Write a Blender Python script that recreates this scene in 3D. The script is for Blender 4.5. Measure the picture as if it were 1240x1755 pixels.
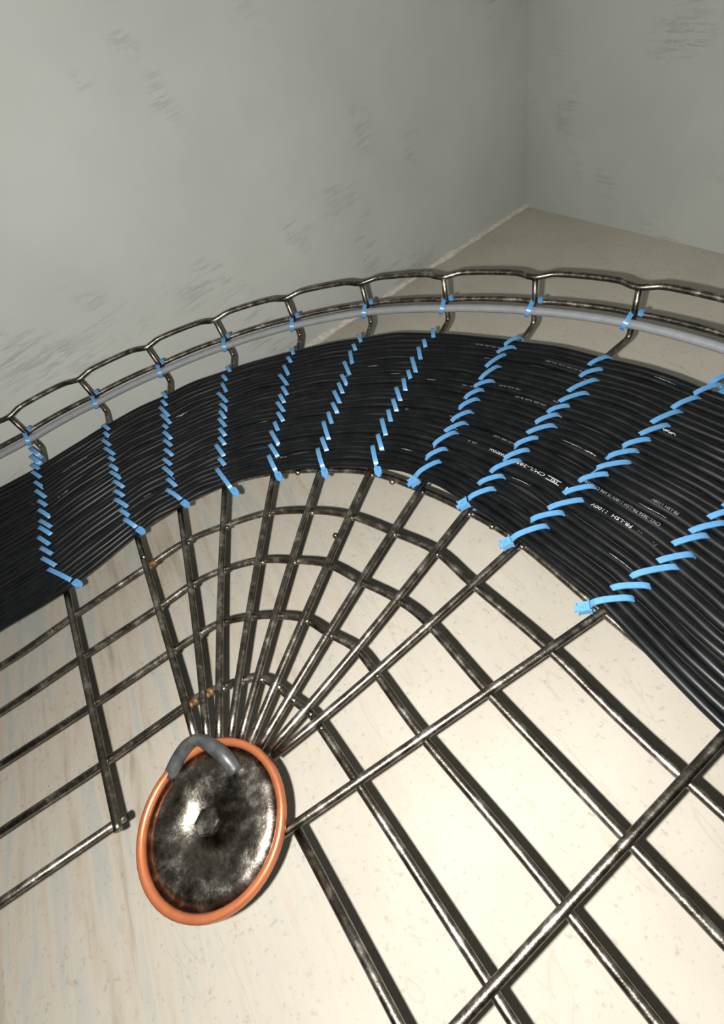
import bpy, bmesh, math, random
import numpy as np
from mathutils import Vector, Matrix

for o in list(bpy.data.objects):
    bpy.data.objects.remove(o, do_unlink=True)
S = bpy.context.scene
COL = S.collection
rnd = random.Random(7)

# ------------------------------------------------------------------ camera
F_PX = 850.0                       # focal length for the 1240 x 1755 frame
CX, CY = 620.0, 877.5
NV = np.array([0.31593082, 0.76225795, 1.0]); NV = NV / np.linalg.norm(NV)   # tray normal in camera axes
H = 0.34334                        # lens height above the tray bottom
E1 = np.cross([0, 1, 0], NV); E1 = E1 / np.linalg.norm(E1)
E2 = -np.cross(NV, E1)
right = Vector((E1[0], E2[0], -NV[0])); down = Vector((E1[1], E2[1], -NV[1])); fwd = Vector((E1[2], E2[2], -NV[2]))
cam_d = bpy.data.cameras.new('camera'); cam = bpy.data.objects.new('camera', cam_d); COL.objects.link(cam)
cam_d.sensor_fit = 'HORIZONTAL'; cam_d.sensor_width = 36.0; cam_d.lens = 36.0 * F_PX / 1240.0
cam_d.clip_start = 0.01
M = Matrix.Identity(4)
for i in range(3):
    M[i][0] = right[i]; M[i][1] = -down[i]; M[i][2] = -fwd[i]
M[2][3] = H
cam.matrix_world = M
S.camera = cam

# ------------------------------------------------------------------ light: dim room + the phone's flash beside its lens
W = bpy.data.worlds.new('world'); S.world = W; W.use_nodes = True
W.node_tree.nodes['Background'].inputs[0].default_value = (0.80, 0.90, 1.0, 1)
W.node_tree.nodes['Background'].inputs[1].default_value = 0.012
fl = bpy.data.lights.new('phone_flash', 'POINT'); fl.energy = 18.0; fl.color = (1.0, 0.97, 0.91); fl.shadow_soft_size = 0.0025
flo = bpy.data.objects.new('phone_flash', fl); COL.objects.link(flo)
flo.location = Vector((0, 0, H)) - right * 0.0185 + down * 0.0075 + fwd * 0.002
S.view_settings.view_transform = 'Standard'; S.view_settings.look = 'None'
S.view_settings.exposure = 0.0; S.view_settings.gamma = 1.0; S.view_settings.use_curve_mapping = False

# ------------------------------------------------------------------ helpers
def at(x, y, z=0.0):
    """point on the level z that the photograph shows at pixel x, y"""
    d = np.array([(x - CX) / F_PX, (y - CY) / F_PX, 1.0])
    w = np.array([d @ E1, d @ E2, -(d @ NV)])
    return np.array([0, 0, H]) + w * ((z - H) / w[2])
C = np.array([-0.188, 0.01246])    # centre of the bend
def rad(a): a = math.radians(a); return np.array([math.cos(a), math.sin(a)])
AL, AR = 131.0, 47.0               # the bend runs between these bearings; straight arms beyond
TL = np.array([-math.sin(math.radians(AL)), math.cos(math.radians(AL))])
TR = np.array([math.sin(math.radians(AR)), -math.cos(math.radians(AR))])
def track(u, r):
    """u: bearing in degrees inside the bend; AL+m*1000 / AR-m*1000 = m metres along an arm"""
    if u > AL: return C + r * rad(AL) + TL * ((u - AL) / 1000.0)
    if u < AR: return C + r * rad(AR) + TR * ((AR - u) / 1000.0)
    return C + r * rad(u)
def polar(P):
    d = np.array(P[:2]) - C
    return math.hypot(*d), math.degrees(math.atan2(d[1], d[0]))
def V3(p, z): return np.array([p[0], p[1], z])

def catmull(P, n=6):
    P = [np.array(p, float) for p in P]; out = []
    Q = [2 * P[0] - P[1]] + P + [2 * P[-1] - P[-2]]
    for i in range(1, len(Q) - 2):
        a, b, c, d = Q[i-1], Q[i], Q[i+1], Q[i+2]
        for k in range(n):
            t = k / n
            out.append(0.5 * ((2*b) + (c-a)*t + (2*a-5*b+4*c-d)*t*t + (3*b-a-3*c+d)*t**3))
    out.append(P[-1]); return out

def link(name, me, mat, parent=None):
    o = bpy.data.objects.new(name, me); COL.objects.link(o)
    if mat is not None and not me.materials: me.materials.append(mat)
    o.parent = parent
    return o
def smooth(me, on=True):
    me.polygons.foreach_set('use_smooth', [on] * len(me.polygons))
def tube_mesh(name, P, r, sides=12, closed=False):
    P = [np.array(p, float) for p in P]; n = len(P)
    rr = r if hasattr(r, '__len__') else [r] * n
    T = []
    for i in range(n):
        if closed: t = P[(i+1) % n] - P[i-1]
        else: t = P[min(i+1, n-1)] - P[max(i-1, 0)]
        T.append(t / np.linalg.norm(t))
    up = np.array([0, 0, 1.0])
    if abs(T[0] @ up) > 0.9: up = np.array([1.0, 0, 0])
    Nn = up - (up @ T[0]) * T[0]; Nn /= np.linalg.norm(Nn)
    v = []; f = []
    for i in range(n):
        Nn = Nn - (Nn @ T[i]) * T[i]; Nn /= np.linalg.norm(Nn)
        B = np.cross(T[i], Nn)
        for k in range(sides):
            a = 2 * math.pi * k / sides
            v.append(P[i] + rr[i] * (math.cos(a) * Nn + math.sin(a) * B))
    m = n if closed else n - 1
    for i in range(m):
        j = (i + 1) % n
        for k in range(sides):
            k2 = (k + 1) % sides
            f.append((i*sides+k, i*sides+k2, j*sides+k2, j*sides+k))
    if not closed:
        f.append(tuple(range(sides))[::-1]); f.append(tuple((n-1)*sides + k for k in range(sides)))
    me = bpy.data.meshes.new(name); me.from_pydata([tuple(x) for x in v], [], f); me.validate(); smooth(me)
    return me
def tube(name, P, r, mat, parent=None, sides=12, closed=False):
    return link(name, tube_mesh(name, P, r, sides, closed), mat, parent)
def box_mesh(name, c, ax, ay, az, hx, hy, hz, bevel=0.0):
    bm = bmesh.new(); bmesh.ops.create_cube(bm, size=2)
    for v in bm.verts:
        p = np.array(c) + ax * hx * v.co.x + ay * hy * v.co.y + az * hz * v.co.z
        v.co = p
    if bevel: bmesh.ops.bevel(bm, geom=bm.edges[:], offset=bevel, segments=2, affect='EDGES')
    bmesh.ops.recalc_face_normals(bm, faces=bm.faces)
    me = bpy.data.meshes.new(name); bm.to_mesh(me); bm.free(); return me
def tag(o, label, cat, group=None):
    o['label'] = label; o['category'] = cat
    if group: o['group'] = group
    return o
def empty(name, loc=(0, 0, 0)):
    o = bpy.data.objects.new(name, None); COL.objects.link(o); o.location = loc; o.empty_display_size = 0.02
    return o
def adopt(o, root):
    """parent without moving"""
    o.parent = root; o.matrix_parent_inverse = Matrix.Translation(-Vector(root.location)); return o
ORD = ['zeroth','first','second','third','fourth','fifth','sixth','seventh','eighth','ninth','tenth','eleventh','twelfth',
       'thirteenth','fourteenth','fifteenth','sixteenth','seventeenth','eighteenth','nineteenth','twentieth','twenty-first',
       'twenty-second','twenty-third','twenty-fourth','twenty-fifth','twenty-sixth','twenty-seventh','twenty-eighth','twenty-ninth','thirtieth']

# ------------------------------------------------------------------ materials
def mat(name):
    m = bpy.data.materials.new(name); m.use_nodes = True
    nt = m.node_tree; return m, nt, nt.nodes['Principled BSDF']
def N(nt, t, **kw):
    n = nt.nodes.new(t)
    for k, v in kw.items():
        if k.startswith('_'): setattr(n, k[1:], v)
        else: n.inputs[k].default_value = v
    return n
def ramp(nt, src, stops):
    r = nt.nodes.new('ShaderNodeValToRGB'); e = r.color_ramp.elements
    while len(e) < len(stops): e.new(0.5)
    for i, (p, c) in enumerate(stops):
        e[i].position = p; e[i].color = c if len(c) == 4 else (*c, 1)
    nt.links.new(src, r.inputs[0]); return r
def coords(nt, scale=(1, 1, 1), rotz=0.0, loc=(0, 0, 0)):
    tc = nt.nodes.new('ShaderNodeTexCoord'); mp = nt.nodes.new('ShaderNodeMapping')
    mp.inputs['Scale'].default_value = scale; mp.inputs['Rotation'].default_value = (0, 0, rotz); mp.inputs['Location'].default_value = loc
    nt.links.new(tc.outputs['Object'], mp.inputs[0]); return mp
def streaks(nt, bearing, along, across):
    """coordinates stretched along one bearing on the floor"""
    a = coords(nt, (1, 1, 1), -math.radians(bearing)); m = nt.nodes.new('ShaderNodeMapping')
    m.inputs['Scale'].default_value = (along, across, 1); nt.links.new(a.outputs[0], m.inputs[0]); return m
def mix(nt, fac, a, b, mode='MIX'):
    m = nt.nodes.new('ShaderNodeMix'); m.data_type = 'RGBA'; m.blend_type = mode
    for s, v in ((0, fac), (6, a), (7, b)):
        if hasattr(v, 'is_output'): nt.links.new(v, m.inputs[s])
        else: m.inputs[s].default_value = v if s == 0 else (*v, 1)
    return m.outputs[2]

def steel_mat():
    m, nt, b = mat('stainless_wire')
    mp = coords(nt, (1, 1, 1))
    n1 = N(nt, 'ShaderNodeTexNoise', Scale=90.0, Detail=6.0, Roughness=0.7); nt.links.new(mp.outputs[0], n1.inputs['Vector'])
    n2 = N(nt, 'ShaderNodeTexNoise', Scale=700.0, Detail=3.0, Roughness=0.6); nt.links.new(mp.outputs[0], n2.inputs['Vector'])
    r1 = ramp(nt, n1.outputs[0], [(0.30, (.080, .069, .056)), (0.52, (.19, .17, .145)), (0.70, (.52, .50, .46))])
    nt.links.new(mix(nt, 0.35, r1.outputs[0], n2.outputs[0], 'OVERLAY'), b.inputs['Base Color'])
    rr = ramp(nt, n1.outputs[0], [(0.3, (.26,)*3), (0.7, (.42,)*3)]); nt.links.new(rr.outputs[0], b.inputs['Roughness'])
    b.inputs['Metallic'].default_value = 1.0
    bp = N(nt, 'ShaderNodeBump', Strength=0.25, Distance=0.0006); nt.links.new(n2.outputs[0], bp.inputs['Height']); nt.links.new(bp.outputs[0], b.inputs['Normal'])
    return m
def plain(name, col, rough=0.5, metal=0.0, var=0.0, scale=200.0, bump=0.0):
    m, nt, b = mat(name)
    b.inputs['Roughness'].default_value = rough; b.inputs['Metallic'].default_value = metal
    mp = coords(nt)
    n = N(nt, 'ShaderNodeTexNoise', Scale=scale, Detail=4.0); nt.links.new(mp.outputs[0], n.inputs['Vector'])
    lo = tuple(c * (1 - var) for c in col); hi = tuple(min(1, c * (1 + var)) for c in col)
    r = ramp(nt, n.outputs[0], [(0.35, lo), (0.65, hi)]); nt.links.new(r.outputs[0], b.inputs['Base Color'])
    if bump:
        bp = N(nt, 'ShaderNodeBump', Strength=bump, Distance=0.001); nt.links.new(n.outputs[0], bp.inputs['Height']); nt.links.new(bp.outputs[0], b.inputs['Normal'])
    return m
def cable_mat():
    m, nt, b = mat('black_cable_sheath')
    mp = coords(nt)
    n = N(nt, 'ShaderNodeTexNoise', Scale=60.0, Detail=5.0, Roughness=0.65); nt.links.new(mp.outputs[0], n.inputs['Vector'])
    n2 = N(nt, 'ShaderNodeTexNoise', Scale=38.0, Detail=8.0, Roughness=0.75); nt.links.new(mp.outputs[0], n2.inputs['Vector'])
    base = ramp(nt, n.outputs[0], [(0.3, (.0022, .0028, .0036)), (0.7, (.0050, .0060, .0070))])
    sc = ramp(nt, n2.outputs[0], [(0.70, (0, 0, 0)), (0.80, (1, 1, 1))])
    nt.links.new(mix(nt, sc.outputs[0], base.outputs[0], (.07, .07, .07)), b.inputs['Base Color'])
    rr = ramp(nt, n.outputs[0], [(0.3, (.34,)*3), (0.7, (.46,)*3)]); nt.links.new(rr.outputs[0], b.inputs['Roughness'])
    b.inputs['Specular IOR Level'].default_value = 0.26
    return m
def floor_mat():
    m, nt, b = mat('beige_stone_tile')
    mp = coords(nt)
    # veins: streaks running roughly along one bearing, fading out towards the right arm of the tray
    vs = streaks(nt, -51.4, 5.0, 46.0)
    nv = N(nt, 'ShaderNodeTexNoise', Scale=1.0, Detail=5.0, Roughness=0.6, Distortion=0.35); nt.links.new(vs.outputs[0], nv.inputs['Vector'])
    vr = ramp(nt, nv.outputs[0], [(0.30, (.34, .31, .245)), (0.42, (.50, .44, .365)), (0.52, (.53, .49, .42)), (0.62, (.44, .45, .42)), (0.76, (.53, .48, .40))])
    pb = N(nt, 'ShaderNodeTexNoise', Scale=9.0, Detail=6.0, Roughness=0.6); nt.links.new(mp.outputs[0], pb.inputs['Vector'])
    pr_ = ramp(nt, pb.outputs[0], [(0.3, (.50, .465, .40)), (0.7, (.58, .545, .475))])
    sx = nt.nodes.new('ShaderNodeSeparateXYZ'); nt.links.new(mp.outputs[0], sx.inputs[0])
    ad = N(nt, 'ShaderNodeMath', _operation='ADD'); nt.links.new(sx.outputs[0], ad.inputs[0])
    ml = N(nt, 'ShaderNodeMath', _operation='MULTIPLY_ADD'); nt.links.new(pb.outputs[0], ml.inputs[0]); ml.inputs[1].default_value = 0.25; ml.inputs[2].default_value = -0.125
    nt.links.new(ml.outputs[0], ad.inputs[1])
    mr = N(nt, 'ShaderNodeMapRange'); nt.links.new(ad.outputs[0], mr.inputs[0]); mr.inputs[1].default_value = -0.42; mr.inputs[2].default_value = -0.02
    c = mix(nt, mr.outputs[0], vr.outputs[0], pr_.outputs[0])
    # fine speckle
    sp = N(nt, 'ShaderNodeTexNoise', Scale=210.0, Detail=3.0, Roughness=0.55); nt.links.new(mp.outputs[0], sp.inputs['Vector'])
    sr = ramp(nt, sp.outputs[0], [(0.26, (.62, .58, .52)), (0.40, (1, 1, 1))])
    c = mix(nt, 0.55, c, sr.outputs[0], 'MULTIPLY')
    # thin wandering scratches
    wv = streaks(nt, -48.5, 5.0, 24.0)
    nw = N(nt, 'ShaderNodeTexNoise', Scale=1.0, Detail=2.0, Distortion=1.6); nt.links.new(wv.outputs[0], nw.inputs['Vector'])
    wr = ramp(nt, nw.outputs[0], [(0.600, (1, 1, 1)), (0.612, (.80, .77, .72)), (0.624, (1, 1, 1))])
    c = mix(nt, 0.5, c, wr.outputs[0], 'MULTIPLY')
    nt.links.new(c, b.inputs['Base Color'])
    b.inputs['Roughness'].default_value = 0.62; b.inputs['Specular IOR Level'].default_value = 0.25
    bp = N(nt, 'ShaderNodeBump', Strength=0.15, Distance=0.0008); nt.links.new(sp.outputs[0], bp.inputs['Height']); nt.links.new(bp.outputs[0], b.inputs['Normal'])
    return m
def plaster_mat():
    m, nt, b = mat('grey_white_plaster')
    mp = coords(nt)
    pb = N(nt, 'ShaderNodeTexNoise', Scale=5.0, Detail=6.0, Roughness=0.6); nt.links.new(mp.outputs[0], pb.inputs['Vector'])
    pr_ = ramp(nt, pb.outputs[0], [(0.3, (.45, .47, .445)), (0.7, (.52, .54, .515))])
    # trowel scratches lying along the wall
    sc = coords(nt, (18, 18, 120), 0)
    ns = N(nt, 'ShaderNodeTexNoise', Scale=1.0, Detail=6.0, Roughness=0.7, Distortion=0.5); nt.links.new(sc.outputs[0], ns.inputs['Vector'])
    rs = ramp(nt, ns.outputs[0], [(0.50, (0, 0, 0)), (0.62, (1, 1, 1))])
    pm = N(nt, 'ShaderNodeTexNoise', Scale=8.0, Detail=3.0); nt.links.new(mp.outputs[0], pm.inputs['Vector'])
    rm = ramp(nt, pm.outputs[0], [(0.54, (0, 0, 0)), (0.66, (1, 1, 1))])
    hgt = mix(nt, rm.outputs[0], (0, 0, 0), rs.outputs[0])
    nt.links.new(mix(nt, 0.12, pr_.outputs[0], hgt, 'MULTIPLY') if False else pr_.outputs[0], b.inputs['Base Color'])
    bp = N(nt, 'ShaderNodeBump', Strength=0.6, Distance=0.0016); nt.links.new(hgt, bp.inputs['Height']); nt.links.new(bp.outputs[0], b.inputs['Normal'])
    b.inputs['Roughness'].default_value = 0.75; b.inputs['Specular IOR Level'].default_value = 0.2
    return m
STEEL = steel_mat()
CABLE = cable_mat()
FLOOR = floor_mat()
PLASTER = plaster_mat()
BLUE = plain('light_blue_nylon', (.092, .265, .510), 0.36, 0, 0.06, 300)
BLUE_D = plain('blue_nylon_moulded_mark', (.05, .15, .32), 0.45)
GREYC = plain('grey_cable_sheath', (.22, .23, .25), 0.5, 0, 0.06, 120)
PRINT = plain('white_ink', (.46, .48, .50), 0.6)
PRINT_F = plain('worn_white_ink', (.20, .205, .215), 0.6, 0, .35, 400)
COPPER = plain('copper_pipe', (.46, .15, .065), 0.36, 0.55, 0.12, 60)
RUST = plain('rust', (.115, .06, .018), 0.6, 0.3, 0.6, 260, 0.3)
LEAD = plain('dark_grey_rubber', (.05, .054, .056), 0.4, 0.1, 0.3, 150, 0.3)
GROUT = plain('grout_smear', (.62, .58, .52), 0.85, 0, 0.15, 120, 0.6)

# ------------------------------------------------------------------ the setting
GAP = 0.14
ZF = -GAP
def slab(name, poly, z0, z1, m):
    bm = bmesh.new()
    a = [bm.verts.new((x, y, z0)) for x, y in poly]; b = [bm.verts.new((x, y, z1)) for x, y in poly]
    bm.faces.new(a[::-1]); bm.faces.new(b)
    for i in range(len(poly)):
        j = (i + 1) % len(poly); bm.faces.new((a[i], a[j], b[j], b[i]))
    bmesh.ops.recalc_face_normals(bm, faces=bm.faces)
    me = bpy.data.meshes.new(name); bm.to_mesh(me); bm.free()
    o = link(name, me, m); o['kind'] = 'structure'; return o
wl_a = at(545, 587, ZF)[:2]; wl_b = at(700, 481, ZF)[:2]
mid = (wl_a + wl_b) / 2
wd = rad(46.5)                                   # the left wall runs along the left arm
wn = np.array([-wd[1], wd[0]])
wd2 = np.array([wd[1], -wd[0]])                  # the other wall of the corner, along the right arm
dist2 = 0.93
k = dist2 - (mid - C) @ wd
corner = mid + wd * k
slab('floor', [corner + wn*.1 + wd*.1, corner - wd*2.6 + wn*.1, corner - wd*2.6 + wd2*2.6, corner + wd2*2.6 + wd*.1], ZF - 0.05, ZF, FLOOR)
slab('wall_left', [corner, corner + wn*.1, corner - wd*2.6 + wn*.1, corner - wd*2.6], ZF, ZF + 2.3, PLASTER)
slab('wall_back', [corner + wn*.1, corner + wn*.1 + wd*.1, corner + wd2*2.6 + wd*.1, corner + wd2*2.6], ZF, ZF + 2.3, PLASTER)
# a thin uneven smear of grout along the foot of the left wall
pts = []
for i in range(60):
    t = -1.6 + (1.6 + k) * i / 59
    w = 0.004 + 0.004 * rnd.random() + (0.006 if 0.3 < rnd.random() < 0.45 else 0)
    pts.append((mid + wd * (t if i < 59 else k), w))
v = []; f = []
for i, (p, w) in enumerate(pts):
    q = p - wn * w
    v += [(*p, ZF + w * .8), (*(p - wn * w * .5), ZF + w * .45), (*q, ZF + 0.0003), (*p, ZF)]
    if i:
        a = (i - 1) * 4; b_ = i * 4
        for m_ in range(3): f.append((a + m_, a + m_ + 1, b_ + m_ + 1, b_ + m_))
me = bpy.data.meshes.new('trim_1'); me.from_pydata(v, [], f); smooth(me)
o = link('trim_1', me, GROUT); o['kind'] = 'structure'

# ------------------------------------------------------------------ wire mesh cable tray
WR = 0.0030                        # wire radius
XP = {0: {0:(111,1000),1:(124,1057),2:(138.5,1128),3:(156.5,1210)},
 1: {0:(233,913),1:(251,971.5),2:(270,1042),3:(292,1118),4:(320,1208)},
 2: {0:(306.6,867),1:(317.6,928.5),2:(326,1003),3:(336,1090),4:(348,1190)},
 3: {0:(385,830),1:(383.5,902),2:(378.6,978),3:(376,1068),4:(376,1179)},
 4: {0:(469,810),1:(456,880),2:(444.4,961),3:(424,1058),4:(407,1168)},
 5: {0:(546,806),1:(530,875.7),2:(499.5,961),3:(467.6,1055),4:(442,1162)},
 6: {0:(633,810),1:(598,884),2:(559,967),3:(520,1061),4:(472,1174)},
 7: {0:(720,839),1:(671,912),2:(615.7,996),3:(562,1085.5),4:(498,1196)},
 8: {0:(800,876),1:(745,945),2:(678,1027),3:(608.4,1111.6),4:(527,1219)},
 9: {0:(891,931),1:(807,1000.5),2:(733,1069.5),3:(642,1152),4:(546,1242)},
 10: {0:(1032,1049),1:(936,1110),2:(832,1183),3:(723,1263)}}
INNER = {1:(330,1255),2:(354,1261),3:(375,1259),4:(396,1260),5:(413,1264),6:(429,1270),7:(445,1276),8:(462,1280),9:(478,1284)}
CORN = {1:(181.7,704),2:(290.6,652),3:(399.5,608.6),4:(514,575),5:(636,553),6:(768,547.6),7:(914.6,553.4),8:(1078,577)}
tray = empty('cable_tray', (C[0], C[1], ZF))
tag(tray, 'stainless steel wire mesh cable tray bend with fanned cross wires and raised outer rail', 'cable tray')
SIDE_H = 0.0505
corner_pt = {}
for j in CORN: corner_pt[j] = at(*CORN[j], 0.001)[:2]
corner_pt[9] = C + 0.541 * rad(46.6)
corner_pt[0] = C + 0.518 * rad(AL) + TL * 0.077
corner_pt[10] = C + 0.541 * rad(AR) + TR * 0.072
corner_pt[-1] = C + 0.516 * rad(AL) + TL * 0.23
corner_pt[-2] = C + 0.516 * rad(AL) + TL * 0.38
corner_pt[11] = C + 0.541 * rad(AR) + TR * 0.165
corner_pt[12] = C + 0.541 * rad(AR) + TR * 0.27
corner_pt[13] = C + 0.541 * rad(AR) + TR * 0.375
TW = {}                            # centre lines of the cross wires, inner end first, as (r, point) on the tray bottom
def bend_up(p, d_out, h, rb=0.006, sgn=1):
    """points for a wire that arrives at p heading d_out and turns up to height h"""
    out = []
    for i in range(6):
        a = math.pi / 2 * i / 5
        out.append(V3(p - d_out * rb * (1 - math.sin(a)), rb * (1 - math.cos(a))))
    out.append(V3(p, h * .5)); out.append(V3(p, h)); return out
cross = {}; inner_up = {}
for j in range(-2, 14):
    cp = corner_pt[j]
    if 1 <= j <= 9:
        P = [at(*XP[j][L])[:2] for L in sorted(XP[j])] + [at(*INNER[j])[:2]]
        ax = (cp - C); ax = ax / np.linalg.norm(ax); nx = np.array([-ax[1], ax[0]])
        s = [(p - C) @ ax for p in P] + [(cp - C) @ ax]; q = [(p - C) @ nx for p in P] + [(cp - C) @ nx]
        co = np.polyfit(s, q, 3)
        s0 = s[-2] - 0.006
        line = [C + ax * ss + nx * np.polyval(co, ss) for ss in np.linspace(s0, s[-1], 26)]
        line = [p for p in line]
        dlast = line[-1] - line[-2]; dlast /= np.linalg.norm(dlast)
        pts = [V3(p, 0) for p in line[:-1]] + bend_up(line[-1], dlast, SIDE_H)
    else:
        ext = {0: 1, 10: 1}.get(j)
        ax = rad(AL) if j <= 0 else rad(AR)
        if j == 0: p_in = at(*XP[0][3])[:2]; p0 = at(*XP[0][0])[:2]
        elif j == 10: p_in = at(*XP[10][3])[:2]; p0 = at(*XP[10][0])[:2]
        else: p_in = cp - ax * 0.40; p0 = cp - ax * 0.25
        dd = p0 - p_in; dd /= np.linalg.norm(dd)
        r_in = (p_in - C) @ ax
        pi2 = p_in - dd * (r_in - 0.028)
        inner_up[j] = pi2
        a_ = [V3(pi2 - dd * .004, 0), V3(pi2, 0)]
        b_ = bend_up(cp, (cp - p0) / np.linalg.norm(cp - p0), SIDE_H)
        midp = [V3(pi2 + (p0 - pi2) * t, 0) for t in np.linspace(.08, 1, 12)] + [V3(p0 + (cp - p0) * t, 0) for t in np.linspace(.1, .92, 10)]
        pts = a_ + midp + b_
    cross[j] = pts
    o = tube('cross_wire', pts, WR, STEEL, None, 14); adopt(o, tray)

# longitudinal wires under the cross wires
ZL = -2 * WR + 0.0006
for L in range(0, 5):
    P = []
    r0L = {0:.268, 1:.222, 2:.175, 3:.128, 4:.077}[L]
    for m_ in (0.75, 0.55, 0.38, 0.23, 0.14): P.append(V3(track(AL + m_*1000, r0L), ZL))
    for j in range(0, 11):
        if L in XP[j]: P.append(V3(at(*XP[j][L], ZL)[:2], ZL))
        elif j == 0: P.append(V3(track(AL + 77, r0L), ZL))
    r1L = {0:.277, 1:.229, 2:.181, 3:.132, 4:.079}[L]
    if L == 4: P.append(V3(track(AR - 74, r1L), ZL))
    for m_ in (0.14, 0.27, 0.42, 0.6, 0.75): P.append(V3(track(AR - m_*1000, r1L), ZL))
    o = tube('long_wire', catmull(P, 5), WR, STEEL, None, 12); adopt(o, tray)
for r_ in (.335, .385, .435):      # those beneath the cables
    P = [V3(track(u, r_), ZL) for u in [AL+750, AL+400, AL+150] + list(np.linspace(AL, AR, 30)) + [AR-150, AR-400, AR-750]]
    o = tube('long_wire', P, WR, STEEL, None, 10); adopt(o, tray)
for side, ub, sgn in ((0, AL, 1), (10, AR, -1)):   # inner edge wire of the two arms
    p_up = inner_up[side]
    for zz, off in ((ZL, 0.004),):
        ax = rad(ub)
        P = [V3(p_up + ax * off - (TL if sgn > 0 else TR) * .004, zz)] + [V3(inner_up[q] + ax * off, zz) for q in ((-1, -2) if sgn > 0 else (11, 12, 13))]
        P.append(P[-1] + V3((TL if sgn > 0 else TR) * .37, 0))
        o = tube('long_wire', P, WR, STEEL, None, 10); adopt(o, tray)

# outer side: rim and middle wire, kinked at every weld
def side_path(off, z, kink):
    P = []
    js = list(range(-2, 14))
    for a, b_ in zip(js[:-1], js[1:]):
        A, B = corner_pt[a], corner_pt[b_]
        na = (A - C) / np.linalg.norm(A - C); nb = (B - C) / np.linalg.norm(B - C)
        if a < 0: na = nb = rad(AL)
        if a >= 10: na = nb = rad(AR)
        L_ = np.linalg.norm(B - A)
        curved = 0.0045 if 0 <= a <= 9 else 0.001
        for t, kk in ((0, 0), (.10, .55), (.2, 1), (.5, 1), (.78, .85), (.92, .15)):
            n_ = na * (1 - t) + nb * t; n_ /= np.linalg.norm(n_)
            p = A + (B - A) * t + n_ * (off + curved * 4 * t * (1 - t) * .6 + kink * kk)
            P.append(V3(p, z + kink * .35 * kk))
    P.append(V3(corner_pt[13] + rad(AR) * off, z))
    # arms go on past the last weld
    P = [P[0] + V3(TL * .37, 0), P[0] + V3(TL * .1, 0)] + P + [P[-1] + V3(TR * .1, 0), P[-1] + V3(TR * .37, 0)]
    return P
o = tube('rim_wire', catmull(side_path(0.0008, SIDE_H + WR * .8, 0.0046), 3), WR, STEEL, None, 12); adopt(o, tray)
o = tube('side_wire', catmull(side_path(0.0056, 0.0230, 0.0006), 2), WR, STEEL, None, 12); adopt(o, tray)

# welds and rust
def bead(px, r, m, nm, z=0.0):
    p = at(*px, z); bm = bmesh.new(); bmesh.ops.create_icosphere(bm, subdivisions=2, radius=r)
    for v_ in bm.verts: v_.co = Vector(p) + v_.co * (1 + .15 * rnd.uniform(-1, 1))
    me = bpy.data.meshes.new(nm); bm.to_mesh(me); bm.free(); smooth(me)
    adopt(link(nm, me, m), tray)
for px in ((246, 955), (672, 826), (1083, 490) if False else (843, 902), (575, 918), (510, 810)):
    bead(px, 0.0028, STEEL, 'weld_bead', 0.0016)
for j in range(1, 10):
    for L in range(0, 5):
        p = at(*XP[j][L], -WR); q = at(*XP[j][L], 0)
        e = rad(math.degrees(math.atan2(q[1]-C[1], q[0]-C[0])) - 90)
        for sg in (1,):
            bm = bmesh.new(); bmesh.ops.create_icosphere(bm, subdivisions=2, radius=0.0027)
            for v_ in bm.verts: v_.co = Vector((q[0] + e[0]*.0018*sg, q[1] + e[1]*.0018*sg, -WR*1.0)) + Vector((v_.co.x, v_.co.y, v_.co.z*.9))
            me = bpy.data.meshes.new('weld_bead'); bm.to_mesh(me); bm.free(); smooth(me)
            adopt(link('weld_bead', me, RUST if (j, L) in ((1,4),(2,4),(1,1)) else STEEL), tray)
def rust(px0, px1, z):
    a, b_ = at(*px0, z), at(*px1, z)
    P = [a + (b_ - a) * t for t in np.linspace(0, 1, 7)]
    adopt(tube('rust_patch', P, [WR * x for x in (.9, 1.05, 1.08, 1.1, 1.08, 1.03, .9)], RUST, None, 12), tray)
rust((255, 970), (268, 963), ZL); rust((325, 1206), (340, 1198), ZL); rust((354, 1188), (367, 1183), ZL); rust((412, 1167), (420, 1165), ZL)

# legs that carry the arms of the tray, far along both arms
for u, r_ in ((AL + 420, .05), (AL + 420, .48), (AR - 420, .05), (AR - 420, .48)):
    p = track(u, r_)
    adopt(tube('leg', [V3(p, ZF), V3(p, ZL - WR)], 0.008, STEEL, None, 14), tray)

# ------------------------------------------------------------------ copper ring in the centre of the fan
pc = np.array([-0.187, 0.0]); PR = 0.0507; ZT = 0.010
pipe = empty('copper_ring', (pc[0], pc[1], 0.0))
tag(pipe, 'copper-coloured ring clamped over the point where the fanned wires meet', 'ring')
def lathe(name, prof, c, m, parent, seg=56):
    v = []; f = []
    for i in range(seg):
        a = 2 * math.pi * i / seg
        for r_, z_ in prof: v.append((c[0] + r_ * math.cos(a), c[1] + r_ * math.sin(a), z_))
    n = len(prof)
    for i in range(seg):
        i2 = (i + 1) % seg
        for k_ in range(n):
            k2 = (k_ + 1) % n
            f.append((i*n+k_, i2*n+k_, i2*n+k2, i*n+k2))
    me = bpy.data.meshes.new(name); me.from_pydata(v, [], f)
    bm = bmesh.new(); bm.from_mesh(me); bmesh.ops.recalc_face_normals(bm, faces=bm.faces); bm.to_mesh(me); bm.free(); smooth(me)
    return adopt(link(name, me, m), parent)
lathe('ring_band', [(PR - .0055, WR + .0002), (PR - .0008, WR + .0002), (PR, WR + .002), (PR - .0004, ZT - .0012), (PR - .0016, ZT), (PR - .004, ZT - .0002), (PR - .0055, ZT - .002)], pc, COPPER, pipe)
lathe('steel_plate', [(.0045, WR + .0003), (PR - .0058, WR + .0003), (PR - .0058, WR + .0022), (PR - .012, WR + .0045), (.0045, WR + .0045)], pc, STEEL, pipe)
bh = []
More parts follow.
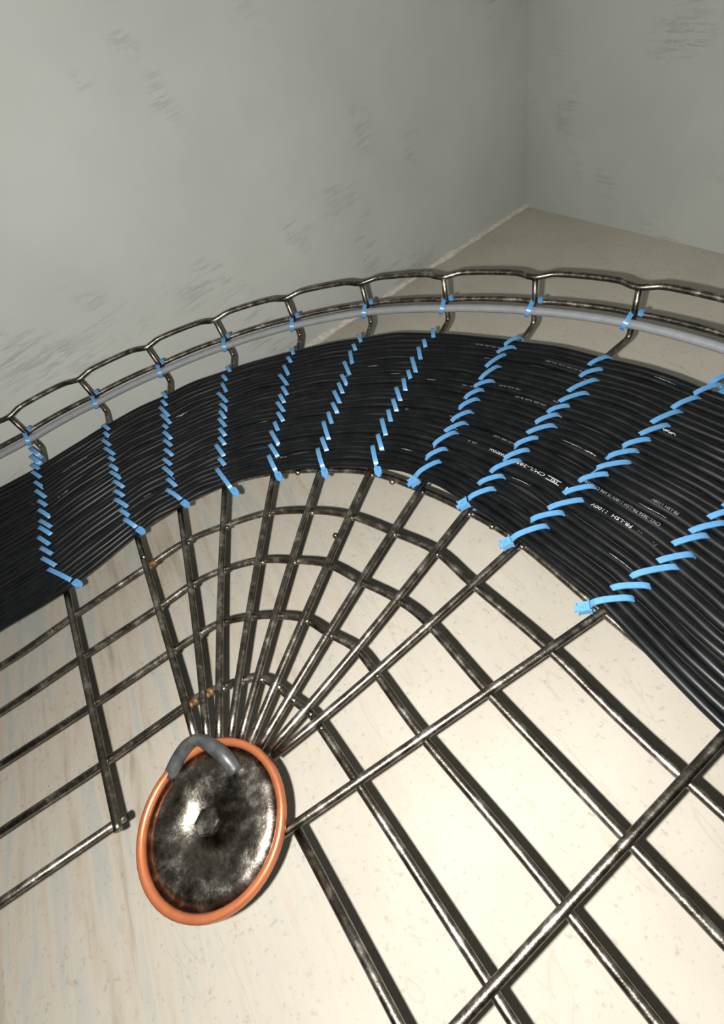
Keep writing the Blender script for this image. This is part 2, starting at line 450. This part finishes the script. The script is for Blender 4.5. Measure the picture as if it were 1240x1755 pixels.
for zz, rr_ in ((-.012, .0042), (WR + .0045, .0042), (WR + .0046, .0085), (WR + .0095, .0085), (WR + .0105, .0075)):
    bh.append((rr_, zz))
v = []; f = []
for rr_, zz in bh:
    for q in range(6):
        a = math.pi / 3 * q + .3; v.append((pc[0] + rr_ * math.cos(a), pc[1] + rr_ * math.sin(a), zz))
for i in range(len(bh) - 1):
    for q in range(6): f.append((i*6+q, i*6+(q+1) % 6, (i+1)*6+(q+1) % 6, (i+1)*6+q))
f.append(tuple((len(bh)-1)*6 + q for q in range(6))); f.append(tuple(range(6))[::-1])
me = bpy.data.meshes.new('bolt'); me.from_pydata(v, [], f); adopt(link('bolt', me, STEEL), pipe)
hose_px = [(292, 1330), (306, 1300), (322, 1277), (339, 1268), (358, 1276), (384, 1296), (404, 1322)]
hz = [.004, .008, .013, .015, .0155, .014, .008]
P = [at(x, y, z) for (x, y), z in zip(hose_px, hz)]
o = tube('bent_hose', catmull(P, 6), [.0052 - .0012 * math.exp(-((q - 18) / 7.0) ** 2) for q in range(37)], LEAD, None, 16)
tag(o, 'short dark grey bent hose lying against the copper pipe', 'hose')

# ------------------------------------------------------------------ black cables side by side in the tray
us = [AL+750, AL+500, AL+300, AL+200, AL+150, AL+110, AL+77, AL+40, AL] + [0]*0
RIN = [(AL+750, .245), (AL+150, .247), (AL+77, .2505), (130, .2675), (108.5, .2835), (88.3, .2865), (77, .2905), (68, .2885), (57.5, .282), (46.8, .2785), (AR-64, .2765), (AR-95, .2715), (AR-130, .2635), (AR-170, .2585), (AR-750, .250)]
ROUT = [(AL+750, .460), (AL+65, .464), (129, .4725), (119, .4735), (109, .479), (99, .482), (87, .488), (78.5, .491), (66.5, .489), (57, .491), (50, .495), (AR-60, .498), (AR-750, .498)]
def tab(t, u):
    t = sorted(t); return float(np.interp(u, [a for a, _ in t], [b for _, b in t]))
stations = sorted([AL + m_ for m_ in (750, 550, 400, 300, 240, 200, 170, 140, 110, 90, 77, 60, 40, 20)] +
                  list(np.linspace(AR, AL, 62)) + [AR - m_ for m_ in (15, 30, 45, 60, 72, 90, 110, 130, 160, 200, 250, 320, 420, 550, 750)], reverse=True)
NC = 27
rads = [0.0036 + rnd.uniform(-.0004, .0004) for _ in range(NC)]
rads[6] = 0.0042; rads[7] = 0.0040; rads[12] = 0.0040; rads[17] = .0041; rads[24] = .0041
rads = [r_ * 1.045 for r_ in rads]
cum = [0.0]
for r_ in rads: cum.append(cum[-1] + 2 * r_)
tot = cum[-1]
frac = [(cum[i] + rads[i]) / tot for i in range(NC)]
cable_path = []
for i in range(NC):
    ph = [rnd.uniform(0, 6.28) for _ in range(6)]
    P = []
    for u in stations:
        L_ = u if AR <= u <= AL else (AL + (u - AL) * .11 if u > AL else AR - (AR - u) * .11)
        tie = 0.5 - 0.5 * math.cos((L_ - 47) / 10.45 * 2 * math.pi)     # free between the ties, held at them
        wob = (math.sin(L_ * .16 + ph[0]) + .6 * math.sin(L_ * .33 + ph[1])) * .0010 * (.3 + .65 * tie)
        rin, rout = tab(RIN, u), tab(ROUT, u)
        edge = 0.004
        r_ = rin + (rout - rin) * frac[i] + wob
        z = WR + rads[i] + .0001 + (.5 + .5 * math.sin(L_ * .22 + ph[2])) * .0022 * (.2 + .8 * tie)
        P.append(V3(track(u, r_), z))
    cable_path.append(P)
def resample(P, step=0.005):
    P = np.array(catmull(P, 4)); d = np.concatenate([[0], np.cumsum(np.linalg.norm(np.diff(P, axis=0), axis=1))])
    return P, d
def on_path(P, d, s):
    p = np.array([np.interp(s, d, P[:, k_]) for k_ in range(3)])
    q = np.array([np.interp(s + .002, d, P[:, k_]) for k_ in range(3)]); o_ = np.array([np.interp(s - .002, d, P[:, k_]) for k_ in range(3)])
    t = q - o_; return p, t / np.linalg.norm(t)
cables = []
special = {7: 'black cable with clear white capitals at the right, eighth from the inner edge'}
for i in range(NC):
    o = tube('power_cable', catmull(cable_path[i], 3), rads[i], CABLE, None, 12)
    if i == 0: lab = 'black cable lying innermost in the bundle, nearest the fanned bare wires'
    elif i == NC - 1: lab = 'black cable lying outermost in the bundle, nearest the grey cable'
    elif i < 14: lab = 'black cable, %s from the inner edge of the flat bundle' % ORD[i + 1]
    else: lab = 'black cable, %s from the outer edge of the flat bundle' % ORD[NC - i]
    tag(o, special.get(i, lab), 'cable', 'black cables in the tray'); cables.append(o)

def text_mesh(txt, size):
    cu = bpy.data.curves.new('t', 'FONT'); cu.body = txt; cu.size = size; cu.resolution_u = 2
    to = bpy.data.objects.new('t', cu); COL.objects.link(to)
    dg = bpy.context.evaluated_depsgraph_get(); me = bpy.data.meshes.new_from_object(to.evaluated_get(dg))
    bpy.data.objects.remove(to, do_unlink=True); bpy.data.curves.remove(cu)
    return me
def print_on(i, px, txt, size, m, phi0=0.35, boxed=False, squeeze=1.0):
    """white lettering on cable i, beginning beside pixel px and running towards the left, tops towards the bend's centre"""
    P, d = resample(cable_path[i])
    tgt = at(*px, 0.0105)
    s0 = d[np.argmin(np.linalg.norm(P[:, :2] - tgt[:2], axis=1))]
    me = text_mesh(txt, size)
    for v_ in me.vertices:
        x, y = v_.co.x * squeeze, v_.co.y - size * .35
        p, t = on_path(P, d, s0 - x)             # stations run from the left arm to the right one
        side = np.cross([0, 0, 1], t); side /= np.linalg.norm(side)
        inward = C - p[:2]
        if side[:2] @ inward < 0: side = -side
        up = np.array([0, 0, 1.0])
        a = phi0 + y / rads[i]
        v_.co = p + (rads[i] + .00012) * (math.cos(a) * up + math.sin(a) * side)
    me.validate()
    o = link('printed_text', me, m); o.parent = cables[i]
    return me
def nearest(px):
    tgt = at(*px, 0.0105)[:2]
    return min(range(NC), key=lambda i: min(np.linalg.norm(p[:2] - tgt) for p in resample(cable_path[i])[0]))
iA = nearest((1040, 886)); iB = nearest((920, 812))
print_on(iA, (1077, 911), 'FR-LSH  1100V', 0.0040, PRINT, 0.1, squeeze=1.35)
print_on(iA, (1094, 926), '- -', 0.0036, PRINT_F, 0.1)
print_on(iA, (1113, 942), '/ -', 0.0036, PRINT_F, 0.1)
print_on(iB, (975, 838), '4', 0.0046, PRINT, 0.1)
print_on(iB, (934, 818), 'CM/L-2856', 0.0042, PRINT, 0.1, squeeze=1.62)
print_on(iB, (866, 785), 'DARMAH', 0.0040, PRINT, 0.1)
print_on(iB, (818, 765), '- S R . H . . . .', 0.003, PRINT_F, 0.1)
# the boxed mark between the two
def boxed_mark(i, px):
    P, d = resample(cable_path[i]); tgt = at(*px, .0105)
    s0 = d[np.argmin(np.linalg.norm(P[:, :2] - tgt[:2], axis=1))]
    bars = [(0, .0125, -.0021, -.0016), (0, .0125, .0016, .0021), (0, .0006, -.0021, .0021), (.0119, .0125, -.0021, .0021), (.001, .0115, -.0013, -.0009)]
    v = []; f = []
    for x0, x1, y0, y1 in bars:
        n = 10
        for k_ in range(n + 1):
            x = x0 + (x1 - x0) * k_ / n
            for y in (y0, y1):
                p, t = on_path(P, d, s0 - x); side = np.cross([0, 0, 1], t); side /= np.linalg.norm(side)
                if side[:2] @ (C - p[:2]) < 0: side = -side
                a = .1 + y / rads[i]
                v.append(tuple(p + (rads[i] + .00014) * (math.cos(a) * np.array([0, 0, 1.0]) + math.sin(a) * side)))
            if k_:
                b0 = len(v) - 4; f.append((b0, b0 + 1, b0 + 3, b0 + 2))
    me = bpy.data.meshes.new('printed_mark'); me.from_pydata(v, [], f)
    o = link('printed_mark', me, PRINT); o.parent = cables[i]
boxed_mark(iB, (960, 831))
print_on(iB, (957, 829), 'ISI', 0.0036, PRINT, 0.12, squeeze=1.9)
for px, txt, sz in (((1000, 635), 'FR-LSH 1100V  IS 694  CM/L-2856', .0026), ((860, 602), 'IS 694  CM/L-2856  FR-LSH', .0028),
                    ((935, 695), 'CM/L-2856  IS 694  FR-LSH', .0028), ((826, 668), 'FR-LSH 1100V  CM/L', .0026),
                    ((895, 670), '1100V  IS 694  FR-LSH', .0024),
                    ((880, 765), 'FR-LSH 1100V  IS 694', .0026), ((790, 715), 'IS 694 CM/L', .0022),
                    ((490, 783), 'IS 694  FR-LSH', .0030), ((152, 784), 'FR-LSH 1100V  IS 694', .0034), ((117, 840), 'CM/L 28', .0032),
                    ((258, 842), '694 FR', .0030), ((1130, 905), 'CM/L-2856 FR-LSH 1100V IS 694 CM/L-2856', .0036), ((700, 702), 'ISI', .0034),
                    ((1157, 885), 'FR-LSH 1100V', .0034), ((960, 690), 'CM/L', .0026), ((1012, 648), 'IS 694', .0022)):
    print_on(nearest(px), px, txt, sz, PRINT_F, 0.1)

# pale scuffs rubbed into some sheaths
SCUFF = plain('pale_scuff', (.33, .33, .31), 0.7, 0, .5, 900)
def scuff(px, length, width, phi=0.1):
    i = nearest(px); P, d = resample(cable_path[i]); tgt = at(*px, .0105)
    s0 = d[np.argmin(np.linalg.norm(P[:, :2] - tgt[:2], axis=1))]
    v = []; f = []; n = 14
    for k_ in range(n + 1):
        t = k_ / n; x = (t - .5) * length
        w = width * (math.sin(math.pi * t) ** .7) * rnd.uniform(.35, 1.0); off = rnd.uniform(-.25, .25) * width
        p, tg = on_path(P, d, s0 + x); side = np.cross([0, 0, 1], tg); side /= np.linalg.norm(side)
        if side[:2] @ (C - p[:2]) < 0: side = -side
        for y in (-w / 2 + off, w / 2 + off):
            a = phi + y / rads[i]; v.append(tuple(p + (rads[i] + .00013) * (math.cos(a) * np.array([0, 0, 1.0]) + math.sin(a) * side)))
        if k_: b0 = len(v) - 4; f.append((b0, b0 + 1, b0 + 3, b0 + 2))
    me = bpy.data.meshes.new('scuff_mark'); me.from_pydata(v, [], f)
    o = link('scuff_mark', me, SCUFF); o.parent = cables[i]
for px, ln, wd_ in (((312, 714), .016, .0030), ((1013, 776), .012, .0014), ((985, 760), .02, .0008), ((1143, 742), .014, .0030), ((593, 648), .010, .0010),
                    ((640, 628), .014, .0012), ((680, 640), .012, .0011), ((740, 652), .010, .0012), ((778, 733), .012, .0006), ((1120, 872), .022, .0007),
                    ((1060, 965), .02, .0006), ((120, 845), .005, .0016), ((450, 720), .012, .0005), ((700, 768), .012, .0007), ((890, 830), .02, .0006),
                    ((1135, 655), .02, .0009), ((835, 615), .008, .0006), ((190, 745), .02, .0007)):
    scuff(px, ln, wd_)

# ------------------------------------------------------------------ grey cable tied along the side wire
gpx = [(160, 690), (269, 633), (388, 588), (509.7, 563), (626, 533), (758, 521.5), (908.8, 528.7), (1070, 565), (1157, 582)]
gz = 0.0205; gr = 0.0043
Pg = []
for j in range(-2, 14):
    A = corner_pt[j]
    n_ = (A - C) / np.linalg.norm(A - C)
    if j <= 0: n_ = rad(AL)
    if j >= 10: n_ = rad(AR)
    Pg.append((A - n_ * (WR + gr + .0002), n_))
P = []
for (a, na), (b_, nb) in zip(Pg[:-1], Pg[1:]):
    for t in (0, .33, .66):
        n_ = na * (1 - t) + nb * t
        P.append(V3(a + (b_ - a) * t + n_ * .0022 * 4 * t * (1 - t), gz))
P.append(V3(Pg[-1][0], gz))
P = [P[0] + V3(TL * .37, 0)] + P + [P[-1] + V3(TR * .37, 0)]
o = tube('grey_cable', catmull(P, 4), gr, GREYC, None, 14)
tag(o, 'thin grey cable tied along the outer side wire of the tray', 'cable')

# ------------------------------------------------------------------ blue cable ties
TH = 0.0011; TWD = 0.0043
def band_mesh(name, loop, wdir, width):
    """closed strap: loop = list of (centre, outward) 3-D points, wdir = width direction"""
    v = []; f = []; n = len(loop)
    for p, nn in loop:
        for s_, t_ in ((-1, 0), (1, 0), (1, 1), (-1, 1)):
            v.append(tuple(p + wdir * s_ * width / 2 + nn * TH * t_))
    for i in range(n):
        j = (i + 1) % n
        for k_ in range(4):
            k2 = (k_ + 1) % 4
            f.append((i*4+k_, i*4+k2, j*4+k2, j*4+k_))
    me = bpy.data.meshes.new(name); me.from_pydata(v, [], f)
    bm = bmesh.new(); bm.from_mesh(me); bmesh.ops.recalc_face_normals(bm, faces=bm.faces); bm.to_mesh(me); bm.free()
    smooth(me)
    try: me.set_sharp_from_angle(angle=math.radians(50))
    except Exception: pass
    return me
def strap_mesh(a, b_, ztop=0.0123, zbot=-0.0062, ext=0.0):
    """a, b: plan ends of the visible run (inner, outer)"""
    a = np.array(a[:2]); b_ = np.array(b_[:2]); d = b_ - a; Ls = np.linalg.norm(d); d = d / Ls
    cpt = (a + b_) / 2; hw = Ls / 2 * 1.03; zc = (ztop + zbot) / 2; hz_ = (ztop - zbot) / 2
    loop = []; n = 36; e = 2 / 2.7
    for i in range(n):
        t = 2 * math.pi * i / n; c_, s_ = math.cos(t), math.sin(t)
        x = hw * math.copysign(abs(c_) ** e, c_); z = zc + hz_ * math.copysign(abs(s_) ** e, s_)
        loop.append((V3(cpt + d * x, z)))
    out = []
    for i in range(n):
        t = loop[(i + 1) % n] - loop[i - 1]; t = t / (np.linalg.norm(t) + 1e-12)
        w = np.array([-d[1], d[0], 0]); nn = np.cross(t, w)
        if nn @ (loop[i] - V3(cpt, zc)) < 0: nn = -nn
        out.append((loop[i], nn))
    return band_mesh('strap', out, np.array([-d[1], d[0], 0]), TWD), d
def cr(ox, oy, sc, L): return [((ox + a[0] / sc, oy + a[1] / sc), (ox + b_[0] / sc, oy + b_[1] / sc)) for a, b_ in L]
ROWS = {}   # per cross wire, from the outside inwards: (inner end, outer end) pixels
def rev(L): return [(b_, a) for a, b_ in L]
ROWS[1] = rev(cr(80, 720, 6.889, [((665,75),(750,125)),((690,165),(750,210)),((660,245),(775,325)),((680,340),(820,430)),((740,455),(820,500)),((750,545),(840,595)),((745,620),(885,700)),((790,735),(910,800)),((800,845),(920,910)),((800,945),(970,1040)),((865,1070),(1000,1155)),((915,1180),(1060,1270))]))
ROWS[2] = rev(cr(260, 660, 7.75, [((150,110),(210,190)),((140,225),(205,285)),((105,300),(230,420)),((125,400),(255,520)),((155,545),(240,610)),((160,635),(260,720)),((160,740),(290,840)),((170,870),(280,945)),((150,990),(285,1090)),((150,1100),(315,1235)),((205,1255),(340,1365)),((190,1400),(390,1525))]))
ROWS[3] = rev(cr(360, 590, 6.5, [((190,260),(240,335)),((140,360),(195,425)),((135,440),(200,560)),((80,550),(195,660)),((110,675),(195,745)),((110,755),(175,840)),((95,835),(190,945)),((105,950),(175,1030)),((105,1045),(170,1130)),((65,1125),(160,1255)),((100,1280),(180,1370)),((70,1385),(225,1595))]))
ROWS[4] = rev(cr(360, 590, 6.5, [((900,55),(940,140)),((865,160),(910,225)),((820,240),(885,370)),((765,345),(875,485)),((800,480),(865,580)),((775,570),(830,665)),((740,650),(830,770)),((750,770),(820,870)),((720,870),(775,1000)),((675,970),(765,1125)),((665,1120),(755,1260)),((655,1240),(730,1410))]))
ROWS[5] = rev(cr(530, 560, 5.391, [((448,80),(485,170)),((405,175),(433,240)),((378,225),(402,365)),((318,325),(375,460)),((292,450),(345,540)),((268,525),(312,628)),((222,595),(285,720)),((210,710),(260,805)),((175,790),(218,925)),((132,875),(180,1045)),((115,1025),(165,1158)),((80,1125),(125,1300))]))
ROWS[6] = rev(cr(530, 560, 5.391, [((1140,25),(1150,130)),((1055,130),(1075,210)),((1005,190),(1032,330)),((942,285),(985,435)),((908,410),(938,505)),((870,485),(890,605)),((797,565),(842,695)),((770,675),(808,793)),((728,770),(760,905)),((668,850),(710,1020)),((632,995),(672,1145)),((585,1100),(620,1280))]))
ROWS[7] = cr(690, 570, 5.636, [((970,145),(1150,55)),((895,220),(1095,155)),((785,360),(1015,215)),((735,475),(950,330)),((675,545),(890,480)),((595,650),(785,565)),((535,750),(745,650)),((465,870),(680,775)),((380,990),(625,880)),((290,1105),(535,970)),((215,1230),(435,1130)),((125,1390),(385,1250))])
ROWS[8] = cr(780, 600, 4.4286, [((1000,130),(1180,60)),((940,210),(1130,160)),((835,335),(1090,230)),((765,415),(1020,335)),((695,480),(880,435)),((595,570),(795,500)),((525,650),(765,580)),((445,740),(640,675)),((360,840),(570,765)),((265,930),(505,845)),((170,1025),(375,965)),((95,1138),(310,1060))])
ROWS[9] = cr(850, 680, 4.0, [((1470,-90),(1680,-160)),((1335,0),(1560,-75)),((1195,90),(1400,10)),((1035,205),(1275,105)),((950,285),(1200,200)),((860,350),(1070,305)),((750,425),(980,380)),((660,510),(930,460)),((560,585),(785,540)),((450,675),(685,625)),((345,775),(625,715)),((230,855),(470,805)),((105,975),(360,890))])
ROWS[10] = cr(970, 900, 6.526, [((1760,-210),(2210,-330)),((1560,-60),(2010,-170)),((1360,90),(1810,-10)),((1150,240),(1600,130)),((955,440),(1430,340)),((715,580),(1270,480)),((490,715),(955,700)),((275,880),(760,835))])
ROWS[0] = [((66, 779), (52, 769)), ((68, 793), (53, 783)), ((72, 808), (54, 797)), ((74, 822), (56, 810)), ((77, 838), (60, 827)), ((80, 854), (62, 842)),
           ((84.5, 870.5), (66, 859)), ((86.8, 887), (67, 875)), ((91.4, 906), (68, 893)), ((88.7, 917), (68, 905)), ((89.6, 936.6), (66, 921)), ((95.5, 954), (70, 940)), ((99, 972), (72, 957)), ((124, 996), (82, 976))]
HEAD = {0: (131, 999), 1: (240, 908.5), 2: (316.5, 862.5), 3: (401.5, 842), 4: (477, 815), 5: (556, 809.5), 6: (647, 806), 7: (708, 824), 8: (793.5, 863), 9: (867.5, 930), 10: (1000, 1041)}
for j in range(0, 11):
    rowword = 'leftmost row' if j == 0 else 'rightmost row' if j == 10 else '%s row from the left' % ORD[j + 1]
    L = ROWS[j]
    for i, (a, b_) in enumerate(L):
        k_in = len(L) - i                       # counted from the inner end
        A = at(*a, 0.0085); B = at(*b_, 0.0085)
        last = i == len(L) - 1
        me, d = strap_mesh(A, B, ztop=0.0125 + (.0003 if i % 2 else 0))
        if last:
            root = empty('cable_tie', (A[0], A[1], 0.0))
            tag(root, 'innermost light blue cable tie with a square head, %s' % rowword, 'cable tie', 'blue ties with heads')
            adopt(link('strap', me, BLUE), root)
            hp = at(*HEAD[j], 0.0105)
            hd = (A[:2] - B[:2]); hd /= np.linalg.norm(hd)
            hx = V3(hd, -0.25); hx /= np.linalg.norm(hx); hy = np.array([-hd[1], hd[0], 0]); hzv = np.cross(hx, hy); hzv = hzv if hzv[2] > 0 else -hzv
            head = adopt(link('head', box_mesh('head', hp - hzv * .001, hx, hy, hzv, .0037, .0033, .0023, .0007), BLUE), root)
            tp = hp + hzv * .0014
            tri = [tp + hx * .0017, tp - hx * .0013 + hy * .0015, tp - hx * .0013 - hy * .0015]
            tt = tri + [tri[0]]
            bars = []
            for q0, q1 in zip(tt[:-1], tt[1:]): bars.append([q0 + (q1 - q0) * t for t in (0, 1)])
            tri_me = tube_mesh('moulded_mark', tri, 0.00022, 6, closed=True)
            mk = link('moulded_mark', tri_me, BLUE_D); mk.parent = head
            tailp = hp + hx * .0047 - hzv * .0008
            adopt(link('tail', box_mesh('tail', tailp, hx, hy, hzv, .0016, .0017, .0005, .0002), BLUE), root)
        else:
            o = link('cable_tie', me, BLUE)
            if i == 0: lab = 'outermost light blue cable tie over the black cables, %s' % rowword
            else: lab = 'light blue cable tie, %s from the inner end of the %s' % (ORD[k_in], rowword)
            tag(o, lab, 'cable tie', 'blue ties across the black cables')
# ties holding the grey cable
for j in range(0, 11):
    A = corner_pt[j]; n_ = (A - C) / np.linalg.norm(A - C)
    if j == 0: n_ = rad(AL)
    if j == 10: n_ = rad(AR)
    t_ = np.array([n_[1], -n_[0]])               # towards the right
    root = empty('cable_tie', (A[0], A[1], 0.02))
    w = 'leftmost' if j == 0 else 'rightmost' if j == 10 else '%s from the left' % ORD[j + 1]
    tag(root, 'small blue tie holding the grey cable to a side upright, %s' % w, 'cable tie', 'blue ties on the grey cable')
    # slanted loop around grey cable, upright and side wire
    loop = []; n = 28; e = 2 / 2.6
    ax1 = V3(n_, 0.35); ax1 /= np.linalg.norm(ax1)
    wd_ = V3(t_ * .9, -.35); wd_ -= (wd_ @ ax1) * ax1; wd_ /= np.linalg.norm(wd_)
    ax2 = np.cross(wd_, ax1); cc = V3(A - n_ * .0018 - t_ * .0036, 0.0215)
    for i in range(n):
        t = 2 * math.pi * i / n; c_, s_ = math.cos(t), math.sin(t)
        loop.append(cc + ax1 * .0105 * math.copysign(abs(c_) ** e, c_) + ax2 * .0062 * math.copysign(abs(s_) ** e, s_))
    out = []
    for i in range(n):
        tt = loop[(i + 1) % n] - loop[i - 1]; tt /= np.linalg.norm(tt); nn = np.cross(tt, wd_)
        if nn @ (loop[i] - cc) < 0: nn = -nn
        out.append((loop[i], nn))
    adopt(link('strap', band_mesh('strap', out, wd_, .0046), BLUE), root)
    hp = V3(A + t_ * .0066 - n_ * .001, 0.0295)
    adopt(link('head', box_mesh('head', hp, V3(t_, 0), V3(n_, 0), np.array([0, 0, 1.0]), .0024, .0022, .0027, .0006), BLUE), root)
